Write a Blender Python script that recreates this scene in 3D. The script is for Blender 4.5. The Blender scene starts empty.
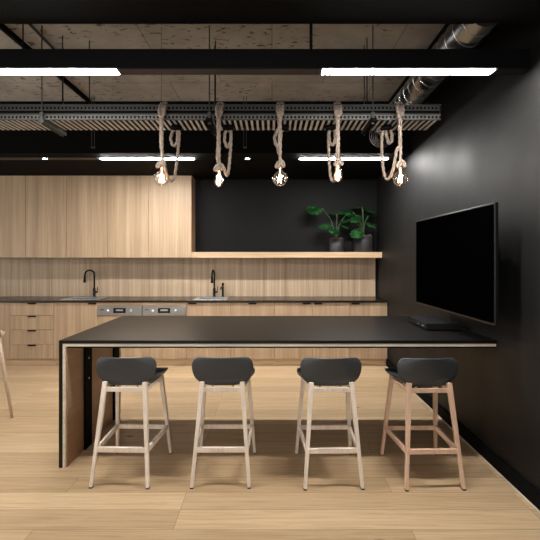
import bpy, bmesh, math, random
from mathutils import Vector, Matrix
random.seed(4)
sc = bpy.context.scene
COL = sc.collection
# ---------------------------------------------------------------- camera, world, light
F, VX, VY, CH = 420.0, 272.0, 258.0, 1.51
cam = bpy.data.cameras.new('camera'); co = bpy.data.objects.new('camera', cam); COL.objects.link(co)
co.location = (0, 0, CH); co.rotation_euler = (math.pi/2, 0, 0)
cam.sensor_width = 36; cam.lens = 36*F/540
cam.shift_x = -(VX-270)/540; cam.shift_y = -(270-VY)/540
cam.clip_start = 0.05
sc.camera = co
sc.view_settings.view_transform = 'Standard'; sc.view_settings.look = 'None'
sc.view_settings.gamma = 1; sc.view_settings.use_curve_mapping = False
sc.view_settings.exposure = 0.24
w = bpy.data.worlds.new('world'); sc.world = w; w.use_nodes = True
w.node_tree.nodes['Background'].inputs[0].default_value = (0.92, 0.95, 1.0, 1)
w.node_tree.nodes['Background'].inputs[1].default_value = 0.07
def area(name, loc, rot, sx, sy, power, colour):
    l = bpy.data.lights.new(name, 'AREA'); l.shape = 'RECTANGLE'; l.size = sx; l.size_y = sy
    l.energy = power; l.color = colour
    o = bpy.data.objects.new(name, l); COL.objects.link(o); o.location = loc; o.rotation_euler = rot
    return o
area('rear_fill', (-1.2, -1.6, 1.75), (math.radians(104), 0, 0), 4.5, 2.0, 72, (1, .97, .93))  # added unseen fill lamp behind the camera, tilted up to brighten the soffit
area('left_fill', (-5.6, 2.6, 1.6), (math.radians(106), 0, math.radians(-90)), 5.0, 2.0, 48, (1, .97, .93))  # second added fill, out of view on the open left side, also tilted up
# the beam-lit rows of lights over the kitchen run and over the stools are the glowing lenses below
LENS = 140.0

def P(px, py, d):
    return Vector(((px-VX)*d/F, d, CH-(py-VY)*d/F))
# ---------------------------------------------------------------- materials
def mat(name, rgb=(.5,.5,.5), rough=.5, metal=0, spec=.5):
    m = bpy.data.materials.new(name); m.use_nodes = True
    b = m.node_tree.nodes['Principled BSDF']
    b.inputs['Base Color'].default_value = (*rgb, 1); b.inputs['Roughness'].default_value = rough
    b.inputs['Metallic'].default_value = metal; b.inputs['Specular IOR Level'].default_value = spec
    return m
def nd(m, t, **k):
    n = m.node_tree.nodes.new(t)
    for a, v in k.items(): setattr(n, a, v)
    return n
def lk(m, a, b): m.node_tree.links.new(a, b)
def ramp(m, src, stops):
    r = nd(m, 'ShaderNodeValToRGB'); e = r.color_ramp.elements
    while len(e) < len(stops): e.new(.5)
    for i, (p, c) in enumerate(stops):
        e[i].position = p; e[i].color = (*c, 1) if len(c) == 3 else c
    lk(m, src, r.inputs[0]); return r
def mixc(m, kind, fac, a, b):
    x = nd(m, 'ShaderNodeMix', data_type='RGBA', blend_type=kind)
    if isinstance(fac, (int, float)): x.inputs[0].default_value = fac
    else: lk(m, fac, x.inputs[0])
    for s, v in ((6, a), (7, b)):
        if isinstance(v, tuple): x.inputs[s].default_value = (*v, 1)
        else: lk(m, v, x.inputs[s])
    return x.outputs[2]
def wood(name, dark, light, scale=(30, 30, 1.2), rough=.5, bump=.05, contrast=1.0):
    m = mat(name, light, rough); b = m.node_tree.nodes['Principled BSDF']
    tc = nd(m, 'ShaderNodeTexCoord'); oi = nd(m, 'ShaderNodeObjectInfo')
    mul = nd(m, 'ShaderNodeMath', operation='MULTIPLY'); mul.inputs[1].default_value = 37
    lk(m, oi.outputs['Random'], mul.inputs[0])
    add = nd(m, 'ShaderNodeVectorMath', operation='ADD')
    lk(m, tc.outputs['Object'], add.inputs[0]); lk(m, mul.outputs[0], add.inputs[1])
    mp = nd(m, 'ShaderNodeMapping'); mp.inputs['Scale'].default_value = scale
    lk(m, add.outputs[0], mp.inputs[0])
    n1 = nd(m, 'ShaderNodeTexNoise'); n1.inputs['Scale'].default_value = 1; n1.inputs['Detail'].default_value = 8
    n1.inputs['Roughness'].default_value = .65
    lk(m, mp.outputs[0], n1.inputs[0])
    mp2 = nd(m, 'ShaderNodeMapping'); mp2.inputs['Scale'].default_value = tuple(s*.22 for s in scale)
    lk(m, add.outputs[0], mp2.inputs[0])
    n2 = nd(m, 'ShaderNodeTexNoise'); n2.inputs['Scale'].default_value = 1; n2.inputs['Detail'].default_value = 3
    lk(m, mp2.outputs[0], n2.inputs[0])
    mx = nd(m, 'ShaderNodeMath', operation='MULTIPLY_ADD'); mx.inputs[1].default_value = .45
    lk(m, n2.outputs[0], mx.inputs[0])
    h = nd(m, 'ShaderNodeMath', operation='MULTIPLY'); h.inputs[1].default_value = .55
    lk(m, n1.outputs[0], h.inputs[0]); lk(m, h.outputs[0], mx.inputs[2])
    w_ = .16/contrast
    r = ramp(m, mx.outputs[0], [(.5-w_, dark), (.5+w_, light)])
    lk(m, r.outputs[0], b.inputs['Base Color'])
    bp = nd(m, 'ShaderNodeBump'); bp.inputs['Strength'].default_value = bump; bp.inputs['Distance'].default_value = .002
    lk(m, n1.outputs[0], bp.inputs['Height']); lk(m, bp.outputs[0], b.inputs['Normal'])
    return m
M = {}
M['oak'] = wood('oak_veneer', (.34, .23, .14), (.56, .41, .265), (42, 42, 1.0), .5)
M['oak_h'] = wood('oak_veneer_lengthwise', (.46, .31, .18), (.70, .51, .33), (1.0, 40, 40), .5)
M['splash'] = wood('oak_splashback', (.34, .235, .15), (.62, .465, .315), (70, 70, .9), .5, .05, 1.2)
M['lining'] = wood('brown_veneer', (.30, .17, .09), (.46, .28, .16), (1.2, 1.2, 12), .45)
M['ash'] = wood('pale_ash', (.72, .59, .48), (.93, .83, .73), (50, 50, 3), .5, .03)
M['ash_red'] = wood('warm_beech', (.60, .38, .26), (.84, .60, .44), (50, 50, 3), .5, .03)
M['chair_wood'] = wood('brown_ash', (.36, .25, .17), (.58, .44, .32), (50, 50, 3), .5, .03)
M['ply'] = wood('ply_edge', (.62, .54, .42), (.82, .74, .62), (3, 3, 60), .5, .02)
M['black_wall'] = mat('black_paint', (.005, .005, .005), .5, 0, .3)
M['wall_rt'] = mat('black_wall_panel', (.0055, .0052, .005), .45, 0, .30)
b = M['wall_rt'].node_tree.nodes['Principled BSDF']
n = nd(M['wall_rt'], 'ShaderNodeTexNoise'); n.inputs['Scale'].default_value = 2.2; n.inputs['Detail'].default_value = 5
tc = nd(M['wall_rt'], 'ShaderNodeTexCoord'); lk(M['wall_rt'], tc.outputs['Object'], n.inputs[0])
r = ramp(M['wall_rt'], n.outputs[0], [(.3, (.50,.50,.50)), (.7, (.60,.60,.60))]); lk(M['wall_rt'], r.outputs[0], b.inputs['Roughness'])
M['matte_black'] = mat('matte_black', (.003, .003, .003), .8, 0, .08)
M['niche'] = mat('charcoal_wall', (.005, .005, .0054), .6, 0, .15)
M['laminate'] = mat('black_laminate', (.006, .0048, .0042), .32, 0, .28)
M['benchtop'] = mat('dark_benchtop', (.014, .010, .008), .25)
M['shell'] = mat('charcoal_plastic', (.038, .043, .048), .42)
M['steel'] = mat('brushed_steel', (.45, .45, .45), .32, .9)
M['steel_lt'] = mat('bright_steel', (.75, .76, .78), .25, .9)
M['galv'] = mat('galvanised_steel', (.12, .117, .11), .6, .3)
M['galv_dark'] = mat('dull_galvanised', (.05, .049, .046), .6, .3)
M['slat'] = mat('galvanised_slat', (.60, .585, .56), .5, .1)
M['duct'] = mat('spiral_duct', (.27, .265, .26), .25, .95)
M['black_metal'] = mat('black_metal', (.003, .003, .0033), .5, 0, .15)
M['rubber'] = mat('black_rubber', (.01, .01, .01), .7)
M['pot'] = mat('black_pot', (.022, .022, .023), .55)
M['soil'] = mat('bark_mulch', (.20, .075, .03), .9)
M['screen'] = mat('screen_glass', (.0005, .0005, .0005), .8, 0, .0)
M['bezel'] = mat('bezel', (.006, .006, .007), .4, 0, .3)
M['red'] = mat('red_mark', (.5, .02, .02), .4)
M['white'] = mat('white_print', (.75, .75, .75), .4)
M['display'] = mat('display_black', (.01, .012, .014), .15)
M['gap'] = mat('dark_gap', (.008, .006, .005), .9)
M['trimline'] = mat('pale_floor_trim', (.62, .55, .45), .4)
M['brass'] = mat('aged_brass', (.40, .26, .12), .35, .8)
M['bronze'] = mat('dark_bronze', (.06, .035, .02), .45, .6)
# leaves
m = M['leaf'] = mat('monstera_leaf', (.012, .055, .014), .25)
n = nd(m, 'ShaderNodeTexNoise'); n.inputs['Scale'].default_value = 9
tc = nd(m, 'ShaderNodeTexCoord'); lk(m, tc.outputs['Object'], n.inputs[0])
r = ramp(m, n.outputs[0], [(.35, (.004, .020, .006)), (.7, (.02, .08, .02))]); lk(m, r.outputs[0], m.node_tree.nodes['Principled BSDF'].inputs[0])
M['stem'] = mat('leaf_stem', (.05, .09, .03), .5)
# rope
m = M['rope'] = mat('jute_rope', (.42, .33, .26), .9)
n = nd(m, 'ShaderNodeTexNoise'); n.inputs['Scale'].default_value = 160; n.inputs['Detail'].default_value = 3
tc = nd(m, 'ShaderNodeTexCoord'); lk(m, tc.outputs['Object'], n.inputs[0])
r = ramp(m, n.outputs[0], [(.3, (.10, .075, .06)), (.7, (.40, .32, .26))]); lk(m, r.outputs[0], m.node_tree.nodes['Principled BSDF'].inputs[0])
# glass
m = M['glass'] = mat('clear_glass', (1, .95, .88), .0); bb = m.node_tree.nodes['Principled BSDF']
nt = m.node_tree; nt.nodes.remove(bb)
tr = nd(m, 'ShaderNodeBsdfTransparent'); gl = nd(m, 'ShaderNodeBsdfGlossy'); gl.inputs['Roughness'].default_value = .08
gl.inputs[0].default_value = (1, .93, .86, 1); tr.inputs[0].default_value = (.97, .95, .92, 1)
lw = nd(m, 'ShaderNodeLayerWeight'); lw.inputs[0].default_value = .45
ms = nd(m, 'ShaderNodeMixShader'); lk(m, lw.outputs['Facing'], ms.inputs[0]); lk(m, tr.outputs[0], ms.inputs[1]); lk(m, gl.outputs[0], ms.inputs[2])
lk(m, ms.outputs[0], nt.nodes['Material Output'].inputs[0])
def emis(name, rgb, s):
    m = bpy.data.materials.new(name); m.use_nodes = True; nt = m.node_tree
    nt.nodes.remove(nt.nodes['Principled BSDF'])
    e = nt.nodes.new('ShaderNodeEmission'); e.inputs[0].default_value = (*rgb, 1); e.inputs[1].default_value = s
    nt.links.new(e.outputs[0], nt.nodes['Material Output'].inputs[0]); return m
M['lens'] = emis('lit_lens', (1, .975, .94), LENS)
M['lens_far'] = emis('lit_lens_kitchen', (1, .975, .94), 220)
M['spot'] = emis('lit_downlight', (1, .97, .92), 25)
M['filament'] = emis('glowing_filament', (1, .66, .46), 40)
M['led'] = emis('status_light', (.8, .9, 1), .35)
# concrete soffit
m = M['concrete'] = mat('board_marked_concrete', (.3, .27, .24), .85); bb = m.node_tree.nodes['Principled BSDF']
tc = nd(m, 'ShaderNodeTexCoord')
n = nd(m, 'ShaderNodeTexNoise'); n.inputs['Scale'].default_value = 1.6; n.inputs['Detail'].default_value = 9; n.inputs['Roughness'].default_value = .65
lk(m, tc.outputs['Object'], n.inputs[0])
base = ramp(m, n.outputs[0], [(.3, (.29, .275, .26)), (.7, (.53, .515, .49))])
mp = nd(m, 'ShaderNodeMapping'); mp.inputs['Scale'].default_value = (14, 30, 10); lk(m, tc.outputs['Object'], mp.inputs[0])
n2 = nd(m, 'ShaderNodeTexNoise'); n2.inputs['Scale'].default_value = 1; n2.inputs['Detail'].default_value = 5; n2.inputs['Distortion'].default_value = .4
lk(m, mp.outputs[0], n2.inputs[0])
pit = ramp(m, n2.outputs[0], [(.595, (0,0,0)), (.65, (1,1,1))])
n3 = nd(m, 'ShaderNodeTexNoise'); n3.inputs['Scale'].default_value = 1.3; lk(m, tc.outputs['Object'], n3.inputs[0])
msk = ramp(m, n3.outputs[0], [(.42, (0,0,0)), (.55, (1,1,1))])
pm = mixc(m, 'MULTIPLY', 1.0, pit.outputs[0], msk.outputs[0])
c = mixc(m, 'MIX', pm, base.outputs[0], (.10, .08, .065))
mp3 = nd(m, 'ShaderNodeMapping'); lk(m, tc.outputs['Object'], mp3.inputs[0])
bt = nd(m, 'ShaderNodeTexBrick'); bt.inputs['Scale'].default_value = 1; bt.offset = .5
bt.inputs['Brick Width'].default_value = 1.05; bt.inputs['Row Height'].default_value = .62
bt.inputs['Mortar Size'].default_value = .004; bt.inputs['Color1'].default_value = (1,1,1,1); bt.inputs['Color2'].default_value = (.86,.86,.86,1)
bt.inputs['Mortar'].default_value = (.42,.4,.38,1)
lk(m, mp3.outputs[0], bt.inputs[0])
c = mixc(m, 'MULTIPLY', 1.0, c, bt.outputs[0])
lk(m, c, bb.inputs['Base Color'])
# floor boards running along x
m = M['floor'] = mat('oak_floorboards', (.5, .34, .2), .38); bb = m.node_tree.nodes['Principled BSDF']
tc = nd(m, 'ShaderNodeTexCoord')
bt = nd(m, 'ShaderNodeTexBrick'); bt.inputs['Scale'].default_value = 1; bt.offset = .37; bt.offset_frequency = 3
bt.inputs['Brick Width'].default_value = 2.1; bt.inputs['Row Height'].default_value = .185
bt.inputs['Mortar Size'].default_value = .0012; bt.inputs['Mortar Smooth'].default_value = 0
bt.inputs['Color1'].default_value = (0,0,0,1); bt.inputs['Color2'].default_value = (1,1,1,1); bt.inputs['Mortar'].default_value = (.5,.5,.5,1)
mpf = nd(m, 'ShaderNodeMapping'); mpf.inputs['Location'].default_value = (.55, .07, 0)
lk(m, tc.outputs['Object'], mpf.inputs[0]); lk(m, mpf.outputs[0], bt.inputs[0])
sh = nd(m, 'ShaderNodeVectorMath', operation='SCALE'); sh.inputs['Scale'].default_value = 13
lk(m, bt.outputs[0], sh.inputs[0])
ad = nd(m, 'ShaderNodeVectorMath', operation='ADD'); lk(m, tc.outputs['Object'], ad.inputs[0]); lk(m, sh.outputs[0], ad.inputs[1])
mp = nd(m, 'ShaderNodeMapping'); mp.inputs['Scale'].default_value = (1.6, 34, 1); lk(m, ad.outputs[0], mp.inputs[0])
n = nd(m, 'ShaderNodeTexNoise'); n.inputs['Scale'].default_value = 1.4; n.inputs['Detail'].default_value = 9; n.inputs['Distortion'].default_value = .8
n.inputs['Roughness'].default_value = .62
lk(m, mp.outputs[0], n.inputs[0])
gr = ramp(m, n.outputs[0], [(.28, (.50, .34, .19)), (.50, (.64, .46, .275)), (.75, (.74, .56, .36))])
tone = ramp(m, bt.outputs[0], [(0, (.74, .71, .67)), (1, (1.0, 1.0, 1.0))])
c = mixc(m, 'MULTIPLY', 1.0, gr.outputs[0], tone.outputs[0])
vo = nd(m, 'ShaderNodeTexVoronoi'); vo.inputs['Scale'].default_value = 1.0
mpk = nd(m, 'ShaderNodeMapping'); mpk.inputs['Scale'].default_value = (1.3, 2.6, 1); lk(m, tc.outputs['Object'], mpk.inputs[0]); lk(m, mpk.outputs[0], vo.inputs[0])
kn = ramp(m, vo.outputs['Distance'], [(.012, (1,1,1)), (.06, (0,0,0))])
c = mixc(m, 'MIX', kn.outputs[0], c, (.15, .075, .035))
c = mixc(m, 'MIX', bt.outputs['Fac'], c, (.20, .12, .065))
lk(m, c, bb.inputs['Base Color'])
bp = nd(m, 'ShaderNodeBump'); bp.inputs['Strength'].default_value = .06; bp.inputs['Distance'].default_value = .003
lk(m, n.outputs[0], bp.inputs['Height']); lk(m, bp.outputs[0], bb.inputs['Normal'])

# ---------------------------------------------------------------- mesh helpers
def box(bm, x0, x1, y0, y1, z0, z1, mi=0):
    vs = [bm.verts.new(v) for v in ((x0,y0,z0),(x1,y0,z0),(x1,y1,z0),(x0,y1,z0),(x0,y0,z1),(x1,y0,z1),(x1,y1,z1),(x0,y1,z1))]
    for f in ((0,3,2,1),(4,5,6,7),(0,1,5,4),(1,2,6,5),(2,3,7,6),(3,0,4,7)):
        bm.faces.new([vs[i] for i in f]).material_index = mi
def bar(bm, a, b_, w0, h0, w1=None, h1=None, up=Vector((0,1,0))):
    a, b_ = Vector(a), Vector(b_); w1 = w1 or w0; h1 = h1 or h0
    d = (b_-a).normalized(); s = d.cross(up)
    if s.length < 1e-3: s = d.cross(Vector((1,0,0)))
    s.normalize(); t = s.cross(d).normalized()
    ring = []
    for p, ww, hh in ((a, w0, h0), (b_, w1, h1)):
        ring.append([bm.verts.new(p+s*ww/2*i+t*hh/2*j) for i, j in ((-1,-1),(1,-1),(1,1),(-1,1))])
    for k in range(4):
        bm.faces.new((ring[0][k], ring[0][(k+1)%4], ring[1][(k+1)%4], ring[1][k]))
    bm.faces.new(ring[0][::-1]); bm.faces.new(ring[1])
def cyl(bm, a, b_, r0, r1=None, n=20, cap=True):
    tube(bm, [a, b_], [r0, r0 if r1 is None else r1], n, cap)
def tube(bm, pts, rad, n=10, cap=True, twist=None):
    pts = [Vector(p) for p in pts]
    if isinstance(rad, (int, float)): rad = [rad]*len(pts)
    T = []
    for i in range(len(pts)):
        a = pts[max(i-1, 0)]; c_ = pts[min(i+1, len(pts)-1)]
        T.append((c_-a).normalized())
    u = T[0].orthogonal().normalized(); rings = []; s = 0
    for i, p in enumerate(pts):
        if i:
            u = (u - T[i]*u.dot(T[i]))
            u = u.normalized() if u.length > 1e-6 else T[i].orthogonal().normalized()
            s += (pts[i]-pts[i-1]).length
        v = T[i].cross(u); rr = []
        for k in range(n):
            th = 2*math.pi*k/n
            r_ = rad[i]
            if twist: r_ *= 1 + .26*math.cos(3*th - s*2*math.pi/twist)
            rr.append(bm.verts.new(p + (u*math.cos(th) + v*math.sin(th))*r_))
        rings.append(rr)
    for i in range(len(rings)-1):
        for k in range(n):
            f = bm.faces.new((rings[i][k], rings[i][(k+1)%n], rings[i+1][(k+1)%n], rings[i+1][k])); f.smooth = True
    if cap:
        bm.faces.new(rings[0][::-1]); bm.faces.new(rings[-1])
def lathe(bm, prof, c, n=28, axis='z'):
    rings = []
    for r_, h in prof:
        rr = []
        for k in range(n):
            t = 2*math.pi*k/n
            if axis == 'z': p = (c[0]+r_*math.cos(t), c[1]+r_*math.sin(t), c[2]+h)
            else: p = (c[0]+r_*math.cos(t), c[1]+h, c[2]+r_*math.sin(t))
            rr.append(bm.verts.new(p))
        rings.append(rr)
    for i in range(len(rings)-1):
        for k in range(n):
            f = bm.faces.new((rings[i][k], rings[i][(k+1)%n], rings[i+1][(k+1)%n], rings[i+1][k])); f.smooth = True
    if prof[0][0] > 1e-5: bm.faces.new(rings[0][::-1])
    if prof[-1][0] > 1e-5: bm.faces.new(rings[-1])
    bmesh.ops.remove_doubles(bm, verts=[v for rr in (rings[0], rings[-1]) for v in rr], dist=1e-5)
def cat(pts, n=10):
    pts = [Vector(p) for p in pts]; out = []
    e = [pts[0]*2-pts[1]] + pts + [pts[-1]*2-pts[-2]]
    for i in range(1, len(e)-2):
        a, b_, c_, d = e[i-1:i+3]
        for k in range(n):
            t = k/n
            out.append(.5*((2*b_) + (c_-a)*t + (2*a-5*b_+4*c_-d)*t*t + (-a+3*b_-3*c_+d)*t**3))
    out.append(pts[-1]); return out
def obj(name, bm, mats, parent=None, bevel=0, smooth=False, fix=True):
    if fix: bmesh.ops.recalc_face_normals(bm, faces=bm.faces)
    me = bpy.data.meshes.new(name); bm.to_mesh(me); bm.free()
    for mm in (mats if isinstance(mats, (list, tuple)) else [mats]): me.materials.append(M[mm])
    o = bpy.data.objects.new(name, me); COL.objects.link(o)
    if parent: o.parent = parent
    if bevel:
        bv = o.modifiers.new('bevel', 'BEVEL'); bv.width = bevel; bv.segments = 2; bv.limit_method = 'ANGLE'
    if smooth:
        for p in me.polygons: p.use_smooth = True
    return o
def boxes(name, lst, mats, parent=None, bevel=0):
    bm = bmesh.new()
    for b_ in lst: box(bm, *b_)
    return obj(name, bm, mats, parent, bevel)
def tag(o, label, category, group=None, kind=None):
    o['label'] = label; o['category'] = category
    if group: o['group'] = group
    if kind: o['kind'] = kind
    return o
def thing(name, loc, label, category, group=None, rz=0):
    o = bpy.data.objects.new(name, None); COL.objects.link(o); o.location = loc; o.rotation_euler = (0, 0, rz)
    o.empty_display_size = .05
    return tag(o, label, category, group)
def struct(name, lst, mats, label, bevel=0):
    o = boxes(name, lst, mats, None, bevel); o['kind'] = 'structure'; o['label'] = label; o['category'] = name.split('_')[0]
    return o
def dup(root, loc, label, rz=0, flip=False):
    r_ = root.copy(); COL.objects.link(r_); r_.location = loc; r_.rotation_euler = (0, 0, rz); r_['label'] = label
    for ch in list(root.children):
        c_ = ch.copy(); COL.objects.link(c_); c_.parent = r_
        for g in ch.children:
            d = g.copy(); COL.objects.link(d); d.parent = c_
    return r_

# ---------------------------------------------------------------- setting
WX = 1.615; YB = 6.47; ZC = 3.32; ZS = 2.72; XL = -5.8
struct('floor', [(XL, WX+.1, -1.8, YB+.1, -.1, 0)], 'floor', 'pale oak floorboards running across the room')
struct('wall_right', [(WX, WX+.1, -1.8, YB+.1, 0, ZC)], 'wall_rt', 'black painted side wall behind the television')
struct('wall_back', [(XL, WX, YB, YB+.1, 0, ZC)], 'niche', 'charcoal back wall behind the kitchen run')
struct('ceiling', [(XL, WX, -1.8, 4.85, ZC, ZC+.15)], 'concrete', 'raw concrete soffit')
struct('trim_1', [(XL, WX-.001, 4.85, YB-.001, ZS, ZC+.1)], 'matte_black', 'black dropped bulkhead over the kitchen')
struct('trim_2', [(XL, WX-.001, 2.0, 2.45, 2.875, ZC-.001)], 'matte_black', 'black beam across the top of the view')
struct('trim_3', [(1.34, WX-.001, 2.45, 4.85, 3.13, ZC-.001)], 'matte_black', 'black boxed beam along the side wall')
struct('baseboard_right', [(WX-.022, WX-.001, -1.8, 5.86, .006, .10)], 'matte_black', 'black skirting along the side wall')
struct('trim_4', [(WX-.032, WX-.023, -1.8, 5.86, .0, .007)], 'trimline', 'pale strip where the floor meets the black wall')

# ---------------------------------------------------------------- kitchen run
YF = 5.85
WZ0, WZ1 = .892, .920
edges = [-4.25, -3.65, -3.04, -2.433, -1.805, -1.194, -.585, .035, .563, 1.078, 1.608]
def tab(x, z, parent, y=YF):
    return boxes('handle', [(x-.055, x+.055, y-.012, y+.004, z-.018, z), (x-.055, x+.055, y-.016, y-.010, z-.020, z-.010)], 'black_metal', parent)
def base(x0, x1, kind, hx, label, top=WZ0-.004):
    t = thing('base_cabinet', ((x0+x1)/2, YF, 0), label, 'cabinet', 'oak base cabinets under the dark benchtop')
    cx = (x0+x1)/2
    ofs = Vector((cx, YF, 0))
    def L(lst): return [(a-cx, b_-cx, c_-YF, d-YF, e, f) for a, b_, c_, d, e, f in lst]
    boxes('body', L([(x0+.001, x1-.001, YF+.022, YB-.035, .10, .73 if 'sink' in label else WZ0-.001)]), 'gap', t)
    boxes('plinth', L([(x0+.001, x1-.001, YF+.05, YF+.07, 0, .10)]), 'oak_h', t)
    if kind == 'drawers':
        zs = [.105, .308, .511, .709, top]
        for a, b_ in zip(zs, zs[1:]):
            d = boxes('drawer', L([(x0+.002, x1-.002, YF, YF+.02, a+.002, b_-.002)]), 'oak', t, .001)
            boxes('handle', L([(hx-.055, hx+.055, YF-.014, YF, b_-.022, b_-.004)]), 'black_metal', d)
    else:
        d = boxes('door', L([(x0+.002, x1-.002, YF, YF+.02, .105, top)]), 'oak', t, .001)
        if hx is not None:
            boxes('handle', L([(hx-.055, hx+.055, YF-.014, YF, top-.022, top-.002)]), 'black_metal', d)
    return t
def X(px): return (px-VX)*YF/F
base(edges[0], edges[1], 'door', None, 'plain oak base cabinet door at the far left edge, left of the drawer bank')
base(edges[1], edges[2], 'drawers', X(32), 'oak base unit of four stacked drawers with black tab pulls')
base(edges[2], edges[3], 'door', X(92.5), 'oak base cabinet under the left sink, between drawer bank and steel dishwashers')
base(edges[5], edges[6], 'door', X(192.5), 'oak base cabinet under the right sink, just right of the dishwashers')
base(edges[6], edges[7], 'door', X(252.5), 'oak base cabinet with centred black pull, second right of the dishwashers')
base(edges[7], edges[8], 'door', X(306.5), 'oak base cabinet with black pull at its top right corner beside another pull')
base(edges[8], edges[9], 'door', X(318), 'oak base cabinet with black pull at its top left corner, second from the black wall')
base(edges[9], edges[10], 'door', X(355.5), 'oak base cabinet against the black side wall')
for i, (x0, x1, lb) in enumerate(((edges[3], edges[4], 'left one of two built-in dishwashers with steel control strip and oak door'), (edges[4], edges[5], 'right one of two built-in dishwashers with steel control strip and oak door'))):
    cx = (x0+x1)/2
    t = thing('dishwasher', (cx, YF, 0), lb, 'dishwasher', 'pair of built-in dishwashers')
    hw = (x1-x0)/2
    boxes('body', [(-hw+.001, hw-.001, .022, .58, .10, WZ0-.001)], 'gap', t)
    boxes('plinth', [(-hw+.001, hw-.001, .05, .07, 0, .10)], 'oak_h', t)
    boxes('filler_strip', [(-hw+.001, hw-.001, 0, .02, .845, WZ0-.004)], 'oak_h', t)
    cp = boxes('control_panel', [(-hw+.004, hw-.004, -.012, .02, .712, .842)], 'steel', t, .003)
    boxes('display', [(-.085, .085, -.015, -.012, .745, .815)], 'display', cp)
    boxes('screen_text', [(-.05, .05, -.0165, -.015, .772, .796)], 'steel_lt', cp)
    for s in (-.16, .16):
        bm = bmesh.new(); lathe(bm, [(.0, -.018), (.017, -.018), (.018, 0)], (s, -.012, .778), 16, 'y'); obj('button', bm, 'white', cp)
    boxes('maker_mark', [(-.27, -.215, -.0135, -.012, .785, .795)], 'display', cp)
    boxes('door', [(-hw+.002, hw-.002, 0, .02, .105, .708)], 'oak', t, .001)
# worktop with two sink cut-outs
s1 = ((66-VX)*6.05/F, (101-VX)*6.05/F); s2 = ((196-VX)*6.05/F, (226-VX)*6.05/F)
def bowl_rng(s): return s[0]+.03, s[1]-.03, 5.97, 6.30
lst = []
xa = -4.25
for s in (s1, s2):
    a, b_, c_, d = bowl_rng(s)
    lst += [(xa, a, YF-.02, YB-.003, WZ0, WZ1), (a, b_, YF-.02, c_, WZ0, WZ1), (a, b_, d, YB-.003, WZ0, WZ1)]
    xa = b_
lst.append((xa, WX-.003, YF-.02, YB-.003, WZ0, WZ1))
tag(boxes('worktop', lst, 'benchtop'), 'thin dark benchtop running the length of the kitchen', 'worktop')
for s, lb in ((s1, 'steel sink set in the benchtop below the left gooseneck tap'), (s2, 'steel sink set in the benchtop below the pair of black taps')):
    a, b_, c_, d = bowl_rng(s)
    t = thing('sink', ((a+b_)/2, (c_+d)/2, WZ1), lb, 'sink', 'steel sinks in the benchtop')
    hw, hd = (b_-a)/2, (d-c_)/2
    boxes('rim', [(-hw-.05, hw+.05, -hd-.03, -hd+.004, 0, .006), (-hw-.05, hw+.05, hd-.004, hd+.03, 0, .006),
                  (-hw-.05, -hw+.004, -hd, hd, 0, .006), (hw-.004, hw+.05, -hd, hd, 0, .006)], 'steel_lt', t)
    boxes('bowl', [(-hw+.002, hw-.002, -hd+.002, hd-.002, -.125, -.12), (-hw+.002, -hw+.006, -hd+.002, hd-.002, -.125, 0), (hw-.006, hw-.002, -hd+.002, hd-.002, -.125, 0),
                   (-hw+.002, hw-.002, -hd+.002, -hd+.006, -.125, 0), (-hw+.002, hw-.002, hd-.006, hd-.002, -.125, 0)], 'steel', t)
    bm = bmesh.new(); lathe(bm, [(.0, .004), (.035, .004), (.04, 0)], (0, 0, -.12), 20); obj('drain', bm, 'steel_lt', t)
# taps
def goose(px, dirx, diry, label):
    x = (px-VX)*6.34/F
    t = thing('kitchen_tap', (x, 6.34, WZ1), label, 'tap', 'black gooseneck taps')
    bm = bmesh.new(); lathe(bm, [(.027, 0), (.027, .006), (.019, .012), (.019, .13), (.014, .135)], (0,0,0), 20); obj('base', bm, 'black_metal', t)
    bm = bmesh.new()
    R_ = .065
    pts = [(0,0,.13), (0,0,.2), (0,0,.28)]
    for k in range(1, 11):
        a = math.pi*k/10*1.02
        q = R_*(1-math.cos(a)); pts.append((dirx*q, diry*q, .34+R_*math.sin(a)))
    q = 2*R_; pts += [(dirx*q*1.02, diry*q*1.02, .31)]
    tube(bm, cat(pts, 4), .0125, 14); obj('spout', bm, 'black_metal', t)
    bm = bmesh.new(); cyl(bm, (dirx*q*1.02, diry*q*1.02, .32), (dirx*q*1.04, diry*q*1.04, .22), .015, .019, 16); obj('spray_head', bm, 'black_metal', t)
    bm = bmesh.new(); cyl(bm, (.015, 0, .075), (.05, -.0, .08), .012, .012, 12); cyl(bm, (.045, 0, .08), (.055, -.015, .16), .006, .005, 10); obj('lever', bm, 'black_metal', t)
    return t
goose(94.3, -.95, -.3, 'black gooseneck tap arching to the left above the left sink')
goose(214.3, -.12, -.99, 'tall black gooseneck tap facing forward at the right sink')
t = thing('filter_tap', ((222.8-VX)*6.34/F, 6.34, WZ1), 'short black filtered water tap with a red mark, beside the forward-facing gooseneck', 'tap')
bm = bmesh.new(); lathe(bm, [(.022, 0), (.022, .006), (.016, .01), (.016, .17), (.013, .185), (0, .19)], (0,0,0), 18); obj('body', bm, 'black_metal', t)
bm = bmesh.new(); tube(bm, cat([(0,0,.14), (-.01,-.05,.16), (-.015,-.11,.15), (-.015,-.12,.12)], 4), .009, 10); obj('spout', bm, 'black_metal', t)
bm = bmesh.new(); cyl(bm, (0,0,.185), (0,0,.215), .02, .018, 16); obj('knob', bm, 'black_metal', t)
boxes('red_mark', [(-.008, .008, -.018, -.014, .15, .17)], 'red', t)
# splashback
tag(boxes('splashback', [(-4.25, WX-.03, YB-.025, YB-.001, WZ1+.001, 1.508)], 'splash'), 'vertical grained oak splashback panel between benchtop and upper cabinets', 'splashback')
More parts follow.
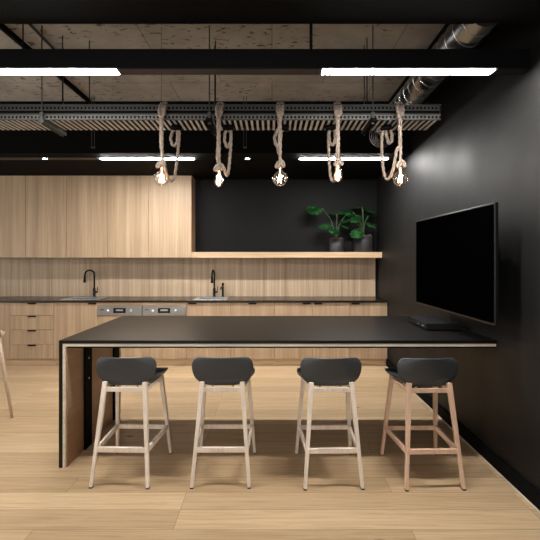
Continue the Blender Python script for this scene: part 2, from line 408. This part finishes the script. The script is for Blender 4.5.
# shelf + upper cabinets
YU = 6.15; UX = -1.184
tag(boxes('wall_shelf', [(UX+.0065, WX-.003, YU-.005, YB-.003, 1.512, 1.597)], 'oak_h', None, .002), 'thick oak shelf closing the bottom of the black niche, carrying the plants', 'shelf')
ul = ['oak upper cabinet next to the black niche, with exposed side panel', 'second oak upper cabinet left of the black niche', 'third oak upper cabinet left of the black niche', 'fourth oak upper cabinet left of the black niche', 'oak upper cabinet cut by the left edge of the photo', 'oak upper cabinet beyond the left edge']
UW = .626
for k in range(5):
    x1 = UX if k == 0 else UX-UW-.6*(k-1); x0 = x1-(UW if k == 0 else .6); h_ = (x1-x0)/2
    t = thing('upper_cabinet', ((x0+x1)/2, YU, 1.512), ul[k], 'cabinet', 'oak upper cabinets')
    body = boxes('body', [(-h_+.001, h_-.001, .021, YB-YU-.003, 0, ZS-1.512-.002)], 'gap', t)
    if k == 0: boxes('side_panel', [(h_-.0009, h_+.005, 0, YB-YU-.003, 0, ZS-1.512-.002)], 'lining', t)
    boxes('door', [(-h_+.0025, h_-.0025, 0, .02, .003, ZS-1.512-.004)], 'oak', t, .001)

# ---------------------------------------------------------------- table
TY0, TY1, TZ = 3.02, 4.30, .917
TX0 = -1.533; TX1 = WX-.002
t = thing('bar_table', (0, 3.6, 0), 'long black waterfall bar table with pale ply edge and wood-lined leg', 'table')
def T(lst): return [(a, b_, c_-3.6, d-3.6, e, f) for a, b_, c_, d, e, f in lst]
boxes('tabletop', T([(TX0, TX1, TY0, TY1, TZ-.024, TZ)]), 'laminate', t, .001)
boxes('tabletop_core', T([(TX0+.027, TX1, TY0+.002, TY1-.002, TZ-.044, TZ-.0241)]), 'ply', t)
boxes('tabletop_lining', T([(TX0+.055, TX1, TY0+.012, TY1-.012, TZ-.056, TZ-.0441)]), 'matte_black', t)
boxes('leg_panel', T([(TX0, TX0+.0265, TY0, 4.12, 0, TZ-.0241)]), 'laminate', t, .001)
boxes('leg_core', T([(TX0+.0266, TX0+.046, TY0+.002, 4.118, 0, TZ-.0442)]), 'ply', t)
boxes('leg_lining', T([(TX0+.0461, TX0+.054, TY0+.012, 3.30, .0, TZ-.057), (TX0+.0461, TX0+.054, 3.42, 3.90, .0, TZ-.057), (TX0+.0461, TX0+.054, 4.03, 4.11, .0, TZ-.057)]), 'lining', t)
for ya, yb in ((3.30, 3.42), (3.90, 4.03)): boxes('support_post', T([(TX0+.0461, TX0+.068, ya, yb, 0, TZ-.057)]), 'matte_black', t)
for z in (.55, .71):
    bm = bmesh.new(); cyl(bm, (TX0+.068, 3.36-3.6, z), (TX0+.072, 3.36-3.6, z), .008, .007, 12); obj('bolt', bm, 'steel', t)

# ---------------------------------------------------------------- stools
def make_stool(label, leg_mat='ash'):
    t = thing('bar_stool', (0, 0, 0), label, 'bar stool', 'bar stools along the near side of the black table')
    # shell, local y: - is the back (towards camera)
    prof = [(.240, .654, .155, .0), (.230, .666, .190, .002), (.195, .672, .209, .006), (.13, .668, .217, .014), (.06, .656, .217, .026), (.0, .646, .210, .042),
            (-.045, .638, .200, .056), (-.08, .634, .192, .060), (-.108, .642, .192, .056), (-.124, .668, .199, .046), (-.134, .708, .208, .032), (-.141, .756, .212, .014),
            (-.147, .796, .208, .0), (-.151, .824, .194, -.008), (-.153, .837, .174, -.010)]
    # (y, z, halfwidth, edge lift)
    NU = 24; bm = bmesh.new(); top = []
    for i, (y, z, hw, lf) in enumerate(prof):
        row = []
        tt = i/(len(prof)-1)
        back = max(0, (tt-.5)/.5)
        for k in range(NU+1):
            u = -1+2*k/NU
            e = abs(u)**4.5
            yy = y + back*.055*abs(u)**2.2
            row.append(bm.verts.new((hw*u, yy, z+lf*e)))
        top.append(row)
    for i in range(len(top)-1):
        for k in range(NU):
            f = bm.faces.new((top[i][k], top[i][k+1], top[i+1][k+1], top[i+1][k])); f.smooth = True
    bmesh.ops.recalc_face_normals(bm, faces=bm.faces)
    s = obj('seat_shell', bm, 'shell', t)
    so = s.modifiers.new('solid', 'SOLIDIFY'); so.thickness = .014; so.offset = 0
    sb = s.modifiers.new('sub', 'SUBSURF'); sb.levels = 1; sb.render_levels = 2
    legs = [((-.188, -.232), (-.136, -.130)), ((.188, -.232), (.136, -.130)), ((-.208, .262), (-.160, .150)), ((.208, .262), (.160, .150))]
    zt = .668
    for (fx, fy), (tx, ty) in legs:
        bm = bmesh.new()
        bar(bm, (fx, fy, .006), (tx, ty, zt), .021, .026, .031, .034)
        o = obj('leg', bm, leg_mat, t, .003)
        bm = bmesh.new(); box(bm, fx-.011, fx+.011, fy-.013, fy+.013, 0, .007); obj('foot_pad', bm, 'rubber', o)
    def at(leg, z):
        (fx, fy), (tx, ty) = legs[leg]; k = z/zt
        return Vector((fx+(tx-fx)*k, fy+(ty-fy)*k, z))
    for a, b_, z0, z1 in ((0, 1, .236, .236), (2, 3, .222, .222), (0, 2, .232, .226), (1, 3, .232, .226)):
        bm = bmesh.new(); bar(bm, at(a, z0), at(b_, z1), .033 if a+b_ in (1, 5) else .020, .020 if a+b_ in (1, 5) else .033, up=Vector((0,1,0)) if a+b_ in (1, 5) else Vector((0,0,1)))
        obj('footrest_bar', bm, leg_mat, t, .002)
    for a, b_ in ((0, 1), (2, 3), (0, 2), (1, 3)):
        bm = bmesh.new(); bar(bm, at(a, .619), at(b_, .619), .030, .020); obj('seat_rail', bm, leg_mat, t, .002)
    for sx in (-.07, .07):
        bm = bmesh.new(); cyl(bm, (sx, -.085, .622), (sx, -.085, .640), .008, .008, 10); obj('fixing_bolt', bm, 'steel', t)
    return t
st = make_stool('charcoal bar stool with pale wooden legs, nearest the waterfall leg panel')
st.location = (-.996, 2.99, 0); st.rotation_euler = (0, 0, math.radians(-1.5))
dup(st, (-.340, 2.99, 0), 'charcoal bar stool with pale wooden legs, second from the waterfall leg panel', math.radians(0.5))
dup(st, (.400, 2.975, 0), 'charcoal bar stool with pale wooden legs, beside the redder-legged stool', math.radians(1))
st2 = make_stool('charcoal bar stool with warmer reddish legs, closest to the black wall', 'ash_red')
st2.location = (1.056, 2.965, 0); st2.rotation_euler = (0, 0, math.radians(1.5))

# side chair cut by the left edge
t = thing('wooden_chair', (-2.70, 3.86, 0), 'pale wooden chair cut by the left edge, leg and arm tip showing', 'chair')
def wleg(a, b_):
    bm = bmesh.new(); tube(bm, [a, tuple((Vector(a)+Vector(b_))/2), b_], [.012, .017, .019], 12); obj('leg', bm, 'chair_wood', t)
wleg((.26, -.06, 0), (.155, .04, .78)); wleg((.12, .34, 0), (.08, .26, .44)); wleg((-.26, -.06, 0), (-.155, .04, .78)); wleg((-.24, .34, 0), (-.15, .26, .44))
bm = bmesh.new(); lathe(bm, [(0, .43), (.15, .43), (.18, .445), (.18, .465), (.15, .475), (0, .468)], (0, .14, 0), 32); obj('seat', bm, 'chair_wood', t)
bm = bmesh.new()
pts = [(.19, .0, .80), (.195, .12, .78), (.16, .28, .78), (0, .36, .79), (-.16, .28, .78), (-.195, .12, .78), (-.19, .0, .80)]
tube(bm, cat(pts, 8), .019, 12); obj('arm_rail', bm, 'chair_wood', t)
for a, b_ in (((.10, .32, .46), (.12, .32, .78)), ((-.10, .32, .46), (-.12, .32, .78))):
    bm = bmesh.new(); cyl(bm, a, b_, .011, .011, 10); obj('spindle', bm, 'chair_wood', t)

t.rotation_euler = (0, 0, math.radians(37))
# ---------------------------------------------------------------- television + player
t = thing('television', (1.43, 3.405, 1.071), 'large black flat screen television on the black side wall', 'television')
boxes('casing', [(-.008, .016, -.695, .695, 0, .80)], 'bezel', t, .004)
boxes('screen', [(-.0105, -.0081, -.683, .683, .016, .788)], 'screen', t)
boxes('bottom_trim', [(-.012, -.0082, -.69, .69, .002, .008)], 'bronze', t)
boxes('rear_housing', [(.0161, .045, -.45, .45, .12, .68)], 'bezel', t, .004)
boxes('wall_bracket', [(.045, .165, -.25, -.19, .2, .6), (.045, .165, .19, .25, .2, .6), (.16, .176, -.26, .26, .3, .5)], 'black_metal', t)
t.rotation_euler = (0, 0, math.radians(1.4))
t = thing('media_player', (1.41, 3.67, TZ), 'flat black media box on the table under the television', 'media box')
boxes('case', [(-.145, .145, -.235, .235, .006, .056)], 'bezel', t, .003)
boxes('front_panel', [(-.149, -.1451, -.228, .228, .010, .052)], 'display', t)
boxes('status_light', [(-.151, -.1491, -.17, -.15, .026, .034), (-.151, -.1491, -.06, -.045, .028, .034)], 'led', t)
boxes('foot', [(sx-.015, sx+.015, sy-.015, sy+.015, 0, .006) for sx in (-.12, .12) for sy in (-.2, .2)], 'rubber', t)
bm = bmesh.new(); tube(bm, cat([(1.47, 3.50, 1.075), (1.475, 3.47, 1.02), (1.50, 3.50, .985), (1.54, 3.56, .985)], 8), .004, 8)
tag(obj('cable', bm, 'rubber'), 'thin black cable hanging from the television to the media box', 'cable')

# ---------------------------------------------------------------- linear lights
CY0, CY1, CZ = 2.615, 2.705, 2.69
t = thing('light_channel', (0, CY0, CZ), 'black suspended channel carrying the two big linear lights', 'light channel')
boxes('channel', [(-3.2, WX-.004, 0, CY1-CY0, .008, .122)], 'black_metal', t)
for xa_, xb_ in ((-.968, .308), (1.405, WX-.006)): boxes('cover_strip', [(xa_, xb_, .003, CY1-CY0-.003, -.002, .0075)], 'bezel', t)
def linear(x0, x1, y0, y1, z, label):
    t = thing('linear_light', ((x0+x1)/2, (y0+y1)/2, z), label, 'ceiling light', 'lit white linear lights')
    hw, hd = (x1-x0)/2, (y1-y0)/2
    boxes('housing', [(-hw-.004, hw+.004, -hd-.004, hd+.004, .0, .0065)], 'black_metal', t)
    boxes('lens', [(-hw, hw, -hd, hd, -.004, -.0005)], 'lens_far' if y0 > 4 else 'lens', t)
linear(-2.08, -.978, CY0+.006, CY1-.010, CZ+.001, 'large lit linear light at upper left, cut by the photo edge')
linear(.318, 1.395, CY0+.006, CY1-.010, CZ+.001, 'large lit linear light at upper right, ending near the black wall')
for x0, x1, lb in (((99-VX)*5.03/F, (193-VX)*5.03/F, 'small distant linear light above the upper cabinets, left of the niche'), ((300-VX)*5.03/F, (389-VX)*5.03/F, 'small distant linear light above the plants, ending near the black wall')):
    linear(x0, x1, 5.06, 5.12, ZS-.0075, lb)
boxes_ = boxes('light_track', [(-4.6, (98-VX)*5.03/F-.01, 5.03, 5.15, ZS-.008, ZS-.0005)], 'bezel'); tag(boxes_, 'dark recessed light track in the bulkhead, left of the distant lights', 'light track')
for px, lb in ((45, 'tiny lit downlight in the bulkhead above the left cabinets'), (247.5, 'tiny lit downlight in the bulkhead above the black niche')):
    t = thing('downlight', ((px-VX)*5.09/F, 5.09, ZS), lb, 'downlight', 'small downlights in the bulkhead')
    bm = bmesh.new(); lathe(bm, [(.040, -.001), (.040, -.006), (.030, -.008), (.028, -.001)], (0,0,0), 20); obj('ring', bm, 'black_metal', t)
    bm = bmesh.new(); lathe(bm, [(0, -.009), (.027, -.009), (.027, -.004), (0, -.004)], (0,0,0), 20); obj('lens', bm, 'spot', t)

# ---------------------------------------------------------------- duct
DX, DZ, DR = 1.245, 2.96, .108
t = thing('spiral_duct', (DX, 3.6, DZ), 'silver spiral ventilation duct running back under the ceiling', 'duct')
bm = bmesh.new(); tube(bm, [(0, 2.44-3.6, 0), (0, 4.68-3.6, 0)], DR, 40); obj('pipe', bm, 'duct', t)
bm = bmesh.new(); hel = []
nt = int(2.20/.125*24)
for k in range(nt+1):
    a = 2*math.pi*k/24; hel.append(((DR+.001)*math.cos(a), -1.15+.125*k/24, (DR+.001)*math.sin(a)))
tube(bm, hel, .0035, 6); obj('spiral_seam', bm, 'steel_lt', t)
bm = bmesh.new(); lathe(bm, [(DR-.001, .98), (DR+.012, .98), (DR+.012, 1.02), (DR-.001, 1.02)], (0,0,0), 40, 'y'); obj('collar', bm, 'duct', t)
t2 = thing('flexible_duct', (1.235, 4.735, 2.885), 'coiled silver flexible duct end hanging below the cable tray', 'duct')
bm = bmesh.new(); hel = []
for k in range(24*5+1):
    a = 2*math.pi*k/24; rr = .150-.024*k/24
    hel.append((rr*math.cos(a), -.02+.014*k/24, rr*math.sin(a)))
tube(bm, hel, .0035, 7); obj('coil', bm, 'steel_lt', t2)

# ---------------------------------------------------------------- cable tray
RY0, RY1, RZ = 3.30, 3.557, 2.594
tx0, tx1 = -2.6, 1.325
t = thing('cable_tray', (0, RY0, RZ), 'long slatted galvanised cable tray with perforated side rails', 'cable tray')
def perf(name, y, z0, z1, m, pitch=.030):
    bm = bmesh.new(); h = z1-z0
    box(bm, tx0, tx1, y, y+.003, z0, z0+h*.26); box(bm, tx0, tx1, y, y+.003, z1-h*.26, z1)
    x = tx0
    while x < tx1-pitch*.6:
        box(bm, x, x+pitch*.5, y, y+.003, z0+h*.26, z1-h*.26); x += pitch
    return obj(name, bm, m, t)
def web(y, z0, z1):
    return boxes('rail_web', [(tx0, tx1, y, y+.002, z0, z1)], 'matte_black', t)
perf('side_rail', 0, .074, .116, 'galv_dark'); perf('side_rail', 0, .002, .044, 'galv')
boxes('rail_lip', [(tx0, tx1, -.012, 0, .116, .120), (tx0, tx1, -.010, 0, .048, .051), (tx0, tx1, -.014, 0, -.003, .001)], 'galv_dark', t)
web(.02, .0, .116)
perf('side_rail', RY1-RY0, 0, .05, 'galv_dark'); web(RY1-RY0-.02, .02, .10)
bm = bmesh.new(); x = tx0+.01; i = 0
while x < tx1-.02:
    box(bm, x, x+.018, 0.002, RY1-RY0-.001, -.002, .004); x += .044; i += 1
o = obj('slat', bm, 'slat', t); o['kind'] = 'stuff'
boxes('tray_bed', [(tx0, tx1, .004, RY1-RY0-.004, .030, .034)], 'matte_black', t)
# trapeze brackets under the tray and rods up to the soffit
for px, lb in ((44, 'steel bracket strut crossing under the tray, left of the rope pendants'), (210, 'steel bracket strut under the tray by the second rope pendant'), (372, 'steel bracket strut under the tray beside the duct')):
    x = (px-VX)*RY0/F
    tt = thing('tray_bracket', (x, RY0, RZ), lb, 'bracket', 'brackets carrying the cable tray')
    boxes('strut', [(-.021, .021, -.07 if px != 44 else -.04, .32 if px == 44 else .27, -.030, -.005), (-.024, -.018, -.07 if px != 44 else -.04, .32 if px == 44 else .27, -.034, -.004)], 'galv_dark' if px == 44 else 'matte_black', tt)
    for y in (-.03, .275 if px != 44 else .30):
        bm = bmesh.new(); cyl(bm, (0, y, -.045), (0, y, ZC-RZ), .005, .005, 8); obj('rod', bm, 'galv_dark', tt)
    bm = bmesh.new(); box(bm, -.012, .012, -.042, -.018, -.04, .05); obj('clamp', bm, 'galv_dark', tt)
for px, d, zb, lb in ((62.5, 3.42, RZ+.11, 'thin black rod to the soffit right of the left bracket'), (89.5, 3.50, RZ+.11, 'thin black rod to the soffit above the tray, left of the first pendant'), (215.5, 3.5, RZ+.11, 'thin black rod beside the second pendant rope'), (161.5, 3.29, RZ+.12, 'very thin wire above the first pendant'), (367, 3.45, RZ+.11, 'thin black rod just left of the duct'),
                  (23, 2.66, CZ+.122, 'thin rod carrying the light channel at far left'), (311, 2.66, CZ+.122, 'thick black rod carrying the light channel near mid photo')):
    x = (px-VX)*d/F; bm = bmesh.new(); rr = .0015 if px == 161.5 else (.010 if px == 311 else .0045)
    cyl(bm, (x, d, zb), (x, d, ZC), rr, rr, 8)
    tag(obj('suspension_rod', bm, 'galv_dark' if px == 161.5 else 'black_metal'), lb, 'rod', 'rods hanging from the soffit')
bm = bmesh.new(); box(bm, -2.10, -2.07, 2.95, 4.80, ZC-.045, ZC-.002)
tag(obj('ceiling_conduit', bm, 'matte_black'), 'black conduit rail running back along the soffit at left', 'conduit', 'conduits on the soffit')
bm = bmesh.new(); a = P(25, 24, 3.15); b_ = P(49, 50, 3.55); tube(bm, [(a.x, a.y, ZC-.02), (b_.x, b_.y+.35, ZC-.02)], .012, 10)
tag(obj('ceiling_conduit', bm, 'galv_dark'), 'short grey conduit beside the black conduit rail', 'conduit', 'conduits on the soffit')
for px in (93, 245):
    x = (px-VX)*4.7/F; tt = thing('hanger_bracket', (x, 4.7, ZC), 'thin double hanger behind the tray ' + ('left of the first pendant' if px < 100 else 'between second and third pendants'), 'hanger', 'thin hangers behind the tray')
    bm = bmesh.new(); cyl(bm, (-.015, 0, 0), (-.015, 0, -.57), .0035, .0035, 6); cyl(bm, (.015, 0, 0), (.015, 0, -.57), .0035, .0035, 6); obj('rod', bm, 'galv_dark', tt)
    boxes('foot_plate', [(-.02, .02, -.01, .01, -.58, -.565)], 'galv_dark', tt)

# ---------------------------------------------------------------- rope pendants
def Q(px, py, d=3.28): return P(px, py, d)
def pendant(bx, by, bulb, canopy, path_ret, coil, label):
    d = 3.265
    c0 = P(bx, by, d)
    t = thing('rope_pendant', c0, label, 'pendant light', 'rope pendants looped over the cable tray')
    def L(v): return Vector(v)-c0
    def part(name, bm, m, par=None):
        return obj(name, bm, m, par or t)
    rg = .058 if bulb == 'globe' else .034
    sock = c0.z + (rg+.035 if bulb == 'globe' else .075)
    # socket
    bm = bmesh.new(); lathe(bm, [(.016, 0), (.02, .004), (.021, .04), (.012, .055), (.008, .06)], (0, 0, sock-c0.z-.012), 18); part('socket', bm, 'brass')
    # bulb glass
    bm = bmesh.new()
    if bulb == 'globe':
        pr = []
        for k in range(17):
            a = math.pi*k/16
            if k > 14: break
            pr.append((max(rg*math.sin(a), 0), -rg*math.cos(a)))
        pr += [(.016, rg+.012), (.014, rg+.028)]
    else:
        pr = [(0, -.060), (.014, -.057), (.026, -.045), (.0335, -.02), (.033, .0), (.027, .025), (.018, .05), (.014, .068)]
    lathe(bm, pr, (0,0,0), 28); g = part('bulb', bm, 'glass')
    bm = bmesh.new()
    H = .032 if bulb == 'globe' else .036
    pts = []
    nf = 6
    for k in range(nf+1):
        a = 2*math.pi*k/nf
        r0, z0 = (.016, -H+.004) if k % 2 else (.011, H-.006)
        pts.append((r0*math.cos(a), r0*math.sin(a), z0))
    tube(bm, pts, .0034, 8); cyl(bm, (0,0,H-.006), (0,0,pr[-1][1]-.005), .003, .003, 8); part('filament', bm, 'filament', g)
    # rope: socket -> rail -> wrapped -> return loop -> canopy
    rx = bx + .3; R_ = .0108
    pts = [L((c0.x, d, sock+.03)), L(P(rx, 150, d)), L(P(rx, 125, d)), L(P(rx+.3, 110, d))]
    pts += [L(Vector((P(rx+.5, 108, d).x, RY0+.03, RZ+.132))), L(Vector((P(rx-2.4, 106, d).x, RY0+.02, RZ+.133)))]
    pts += [L(P(rx-2.9, 110, d-.008)), L(P(rx-1.2, 117, d-.016)), L(P(rx+2, 114, d-.006)), L(P(rx+2.6, 109, d)), L(Vector((P(rx+2.8, 106, d).x, RY0+.02, RZ+.135)))]
    pts += [L(Vector((P(rx-.8, 106, d).x, RY0+.02, RZ+.136)))]
    pts += [L(P(rx-1.8, 111, d-.004)), L(P(rx-1.2+.0, 125, d)), L(P(rx-1.0, 145, d))]
    pts += [L(P(x_, y_, d+dd)) for x_, y_, dd in path_ret]
    can = P(canopy[0], canopy[1], 3.43); pts += [L(Vector((can.x, 3.43, RZ-.04)))]
    bm = bmesh.new(); tube(bm, cat(pts, 22), R_, 10, True, .05); part('rope', bm, 'rope')
    bm = bmesh.new(); tube(bm, cat([L(P(x_, y_, 3.42)) for x_, y_ in coil], 12), .0108, 10, True, .05); part('rope_coil', bm, 'rope')
    # knot above the socket
    bm = bmesh.new(); hel = []
    for k in range(16*3+1):
        a = 2*math.pi*k/16; hel.append((.024*math.cos(a)*(1-.12*(k/48)), .024*math.sin(a), sock-c0.z+.002+.034*k/48))
    tube(bm, hel, .0095, 8, True, .05)
    tube(bm, cat([(-.012, -.02, sock-c0.z+.03), (-.034, -.024, sock-c0.z+.0), (-.022, -.03, sock-c0.z-.012), (.0, -.03, sock-c0.z+.012), (.026, -.026, sock-c0.z-.004), (.03, -.02, sock-c0.z+.02), (.01, -.01, sock-c0.z+.05)], 8), .0088, 8, True, .05)
    part('knot', bm, 'rope')
    bm = bmesh.new(); q = L(Vector((can.x, 3.43, RZ-.006))); lathe(bm, [(.0, -.040), (.030, -.040), (.043, -.032), (.043, 0), (0, 0)], q, 24); part('canopy', bm, 'matte_black')
    return t
pendant(161.8, 178.5, 'globe', (176.5, 125), [(163.5, 160, .0), (166.5, 174, .03), (170.5, 181, .06), (174.5, 177, .10), (177, 160, .14), (179, 140, .16), (179, 131, .16)],
        [(177, 127), (172.5, 132), (170.8, 138), (172, 144), (175, 145.5), (177.2, 141), (177.4, 133), (177, 127)],
        'rope pendant with clear globe bulb, leftmost, in front of the oak cabinets')
pendant(218.9, 179.5, 'edison', (228.5, 125), [(217.2, 155, .02), (218.4, 163, .04), (223, 166, .06), (226.6, 175.5, .10), (228.6, 170, .13), (230.5, 150, .15), (231, 134, .16)],
        [(228, 127), (225, 134), (225, 142), (227.5, 147), (230.5, 141), (230.8, 132), (228, 127)],
        'rope pendant with slim teardrop bulb, second from the left')
pendant(280, 178.8, 'globe', (284, 124), [(279, 154, .03), (277.6, 147, .08), (275.2, 143, .12), (275, 136, .14), (279, 130, .16)],
        [(282, 127), (277, 131), (274.6, 138), (276, 143.5), (279, 144), (280.5, 138), (282, 127)],
        'rope pendant with clear globe bulb and short side coil, in the middle')
pendant(338, 174.5, 'edison', (330.5, 124), [(336.8, 158, .01), (336.4, 172, .02), (334.4, 180.5, .04), (331, 178, .08), (329.4, 163, .12), (328.6, 146, .15), (328.8, 133, .16)],
        [(330, 127), (329, 134), (329.8, 142), (332.4, 145), (335, 140), (334.5, 131), (330, 127)],
        'rope pendant with slim bulb and long loop to its left, above the plants')
pendant(400.3, 178.8, 'globe', (386.5, 125), [(396.8, 150, .0), (393.5, 168, .02), (390, 177, .05), (386.4, 179, .08), (383.4, 170, .12), (381.8, 150, .15), (382.5, 133, .16)],
        [(386, 127), (386.5, 135), (389, 143), (392, 140), (391, 131), (386, 127)],
        'rope pendant with clear globe bulb, closest to the black wall')

# ---------------------------------------------------------------- monstera plants
def leaf_mesh(size):
    bm = bmesh.new()
    out = []
    N = 44
    for k in range(N+1):
        a = -math.pi + 2*math.pi*k/N
        r_ = (1 - .30*math.cos(a)) * .5
        r_ *= (1 - .55*math.exp(-((abs(a)-math.pi)/.28)**2)*0)
        x_ = math.sin(a)*r_*1.0; y_ = -math.cos(a)*r_*1.05
        if abs(a) < .25: y_ += .22*(1-abs(a)/.25)
        m_ = 1
        if .7 < abs(a) < 2.6:
            m_ = 1 - .38*max(0, math.cos(abs(a)*9))**4
        out.append((x_*m_, y_*m_ if abs(a) > .25 else y_))
    c_ = bm.verts.new((0, 0, 0)); vs = []
    for x_, y_ in out[:-1]:
        vs.append(bm.verts.new((x_*size, y_*size, -.25*size*(abs(x_)**1.6)-.18*size*max(0, y_)**2)))
    mid = [bm.verts.new(((v.co.x)*.5, v.co.y*.5, v.co.z*.3)) for v in vs]
    n_ = len(vs)
    for k in range(n_):
        j = (k+1) % n_
        bm.faces.new((vs[k], vs[j], mid[j], mid[k])).smooth = True
        bm.faces.new((mid[k], mid[j], c_)).smooth = True
    return bm
def plant(px0, px1, ytop, leaves, label):
    d = 6.28; xc = ((px0+px1)/2-VX)*d/F; r_ = (px1-px0)/2*d/F; z0 = 1.5975; h = CH-(ytop-VY)*d/F - z0
    t = thing('potted_monstera', (xc, d, z0), label, 'plant', 'potted plants on the oak shelf')
    bm = bmesh.new(); lathe(bm, [(0, 0), (r_*.93, 0), (r_*.97, .01), (r_, h), (r_*.93, h), (r_*.9, h-.03), (0, h-.03)], (0,0,0), 36); obj('pot', bm, 'pot', t)
    bm = bmesh.new()
    for k in range(60):
        a = random.random()*6.28; q = r_*.85*math.sqrt(random.random()); s = .012+random.random()*.012
        mm = Matrix.Translation((q*math.cos(a), q*math.sin(a), h-.012+random.random()*.016)) @ Matrix.Rotation(random.random()*3, 4, 'X') @ Matrix.Rotation(random.random()*3, 4, 'Z')
        v0 = len(bm.verts); bmesh.ops.create_cube(bm, size=s, matrix=mm @ Matrix.Diagonal((1.6, .8, .5, 1)))
    o = obj('bark_mulch', bm, 'soil', t); o['kind'] = 'stuff'
    for lx, ly, dy, size, yaw, pitch, roll in leaves:
        p = P(lx, ly, d+dy) - Vector((xc, d, z0))
        base_ = Vector((max(-1, min(1, p.x*.6))*r_*.35, 0, h-.02))
        tip = p + Vector((0, 0, -.0))
        mid = (base_+tip)/2 + Vector(((tip.x-base_.x)*-.15, 0, .05))
        bm = bmesh.new(); tube(bm, cat([base_, mid, tip], 8), [.0055]*17, 8); obj('stem', bm, 'stem', t)
        size *= 1.22; bm = leaf_mesh(size)
        R3 = Matrix.Rotation(yaw, 4, 'Z') @ Matrix.Rotation(pitch, 4, 'X') @ Matrix.Rotation(roll, 4, 'Y')
        bmesh.ops.transform(bm, matrix=Matrix.Translation(tip) @ R3 @ Matrix.Translation((0, size*.38, 0)), verts=bm.verts)
        obj('leaf', bm, 'leaf', t, fix=False)
R = math.radians
plant(329, 343.7, 239, [(322, 208, -.04, .19, R(105), R(-8), R(-42)), (331, 225, -.06, .15, R(100), R(-5), R(-30)), (333, 228, -.1, .14, R(190), R(-30), R(0)), (340, 224, -.03, .15, R(-80), R(-15), R(25)), (345, 216, -.02, .12, R(-60), R(25), R(20)), (337, 214, -.02, .11, R(40), R(30), R(0))],
      'smaller black potted monstera on the shelf, with one leaf reaching up left')
plant(354, 372.5, 235.8, [(353, 212, .0, .17, R(80), R(5), R(-30)), (357, 215, -.06, .15, R(150), R(-35), R(0)), (362, 207, -.02, .15, R(40), R(10), R(-15)), (363, 209, -.04, .19, R(-55), R(0), R(28)), (365, 222, -.06, .14, R(-100), R(-20), R(25)), (356, 229, -.13, .16, R(175), R(-40), R(5)), (368, 216, -.02, .14, R(-20), R(20), R(10)), (350, 219, -.03, .13, R(100), R(-15), R(-20))],
      'larger black potted monstera on the shelf, with a fuller crown, nearer the black wall')
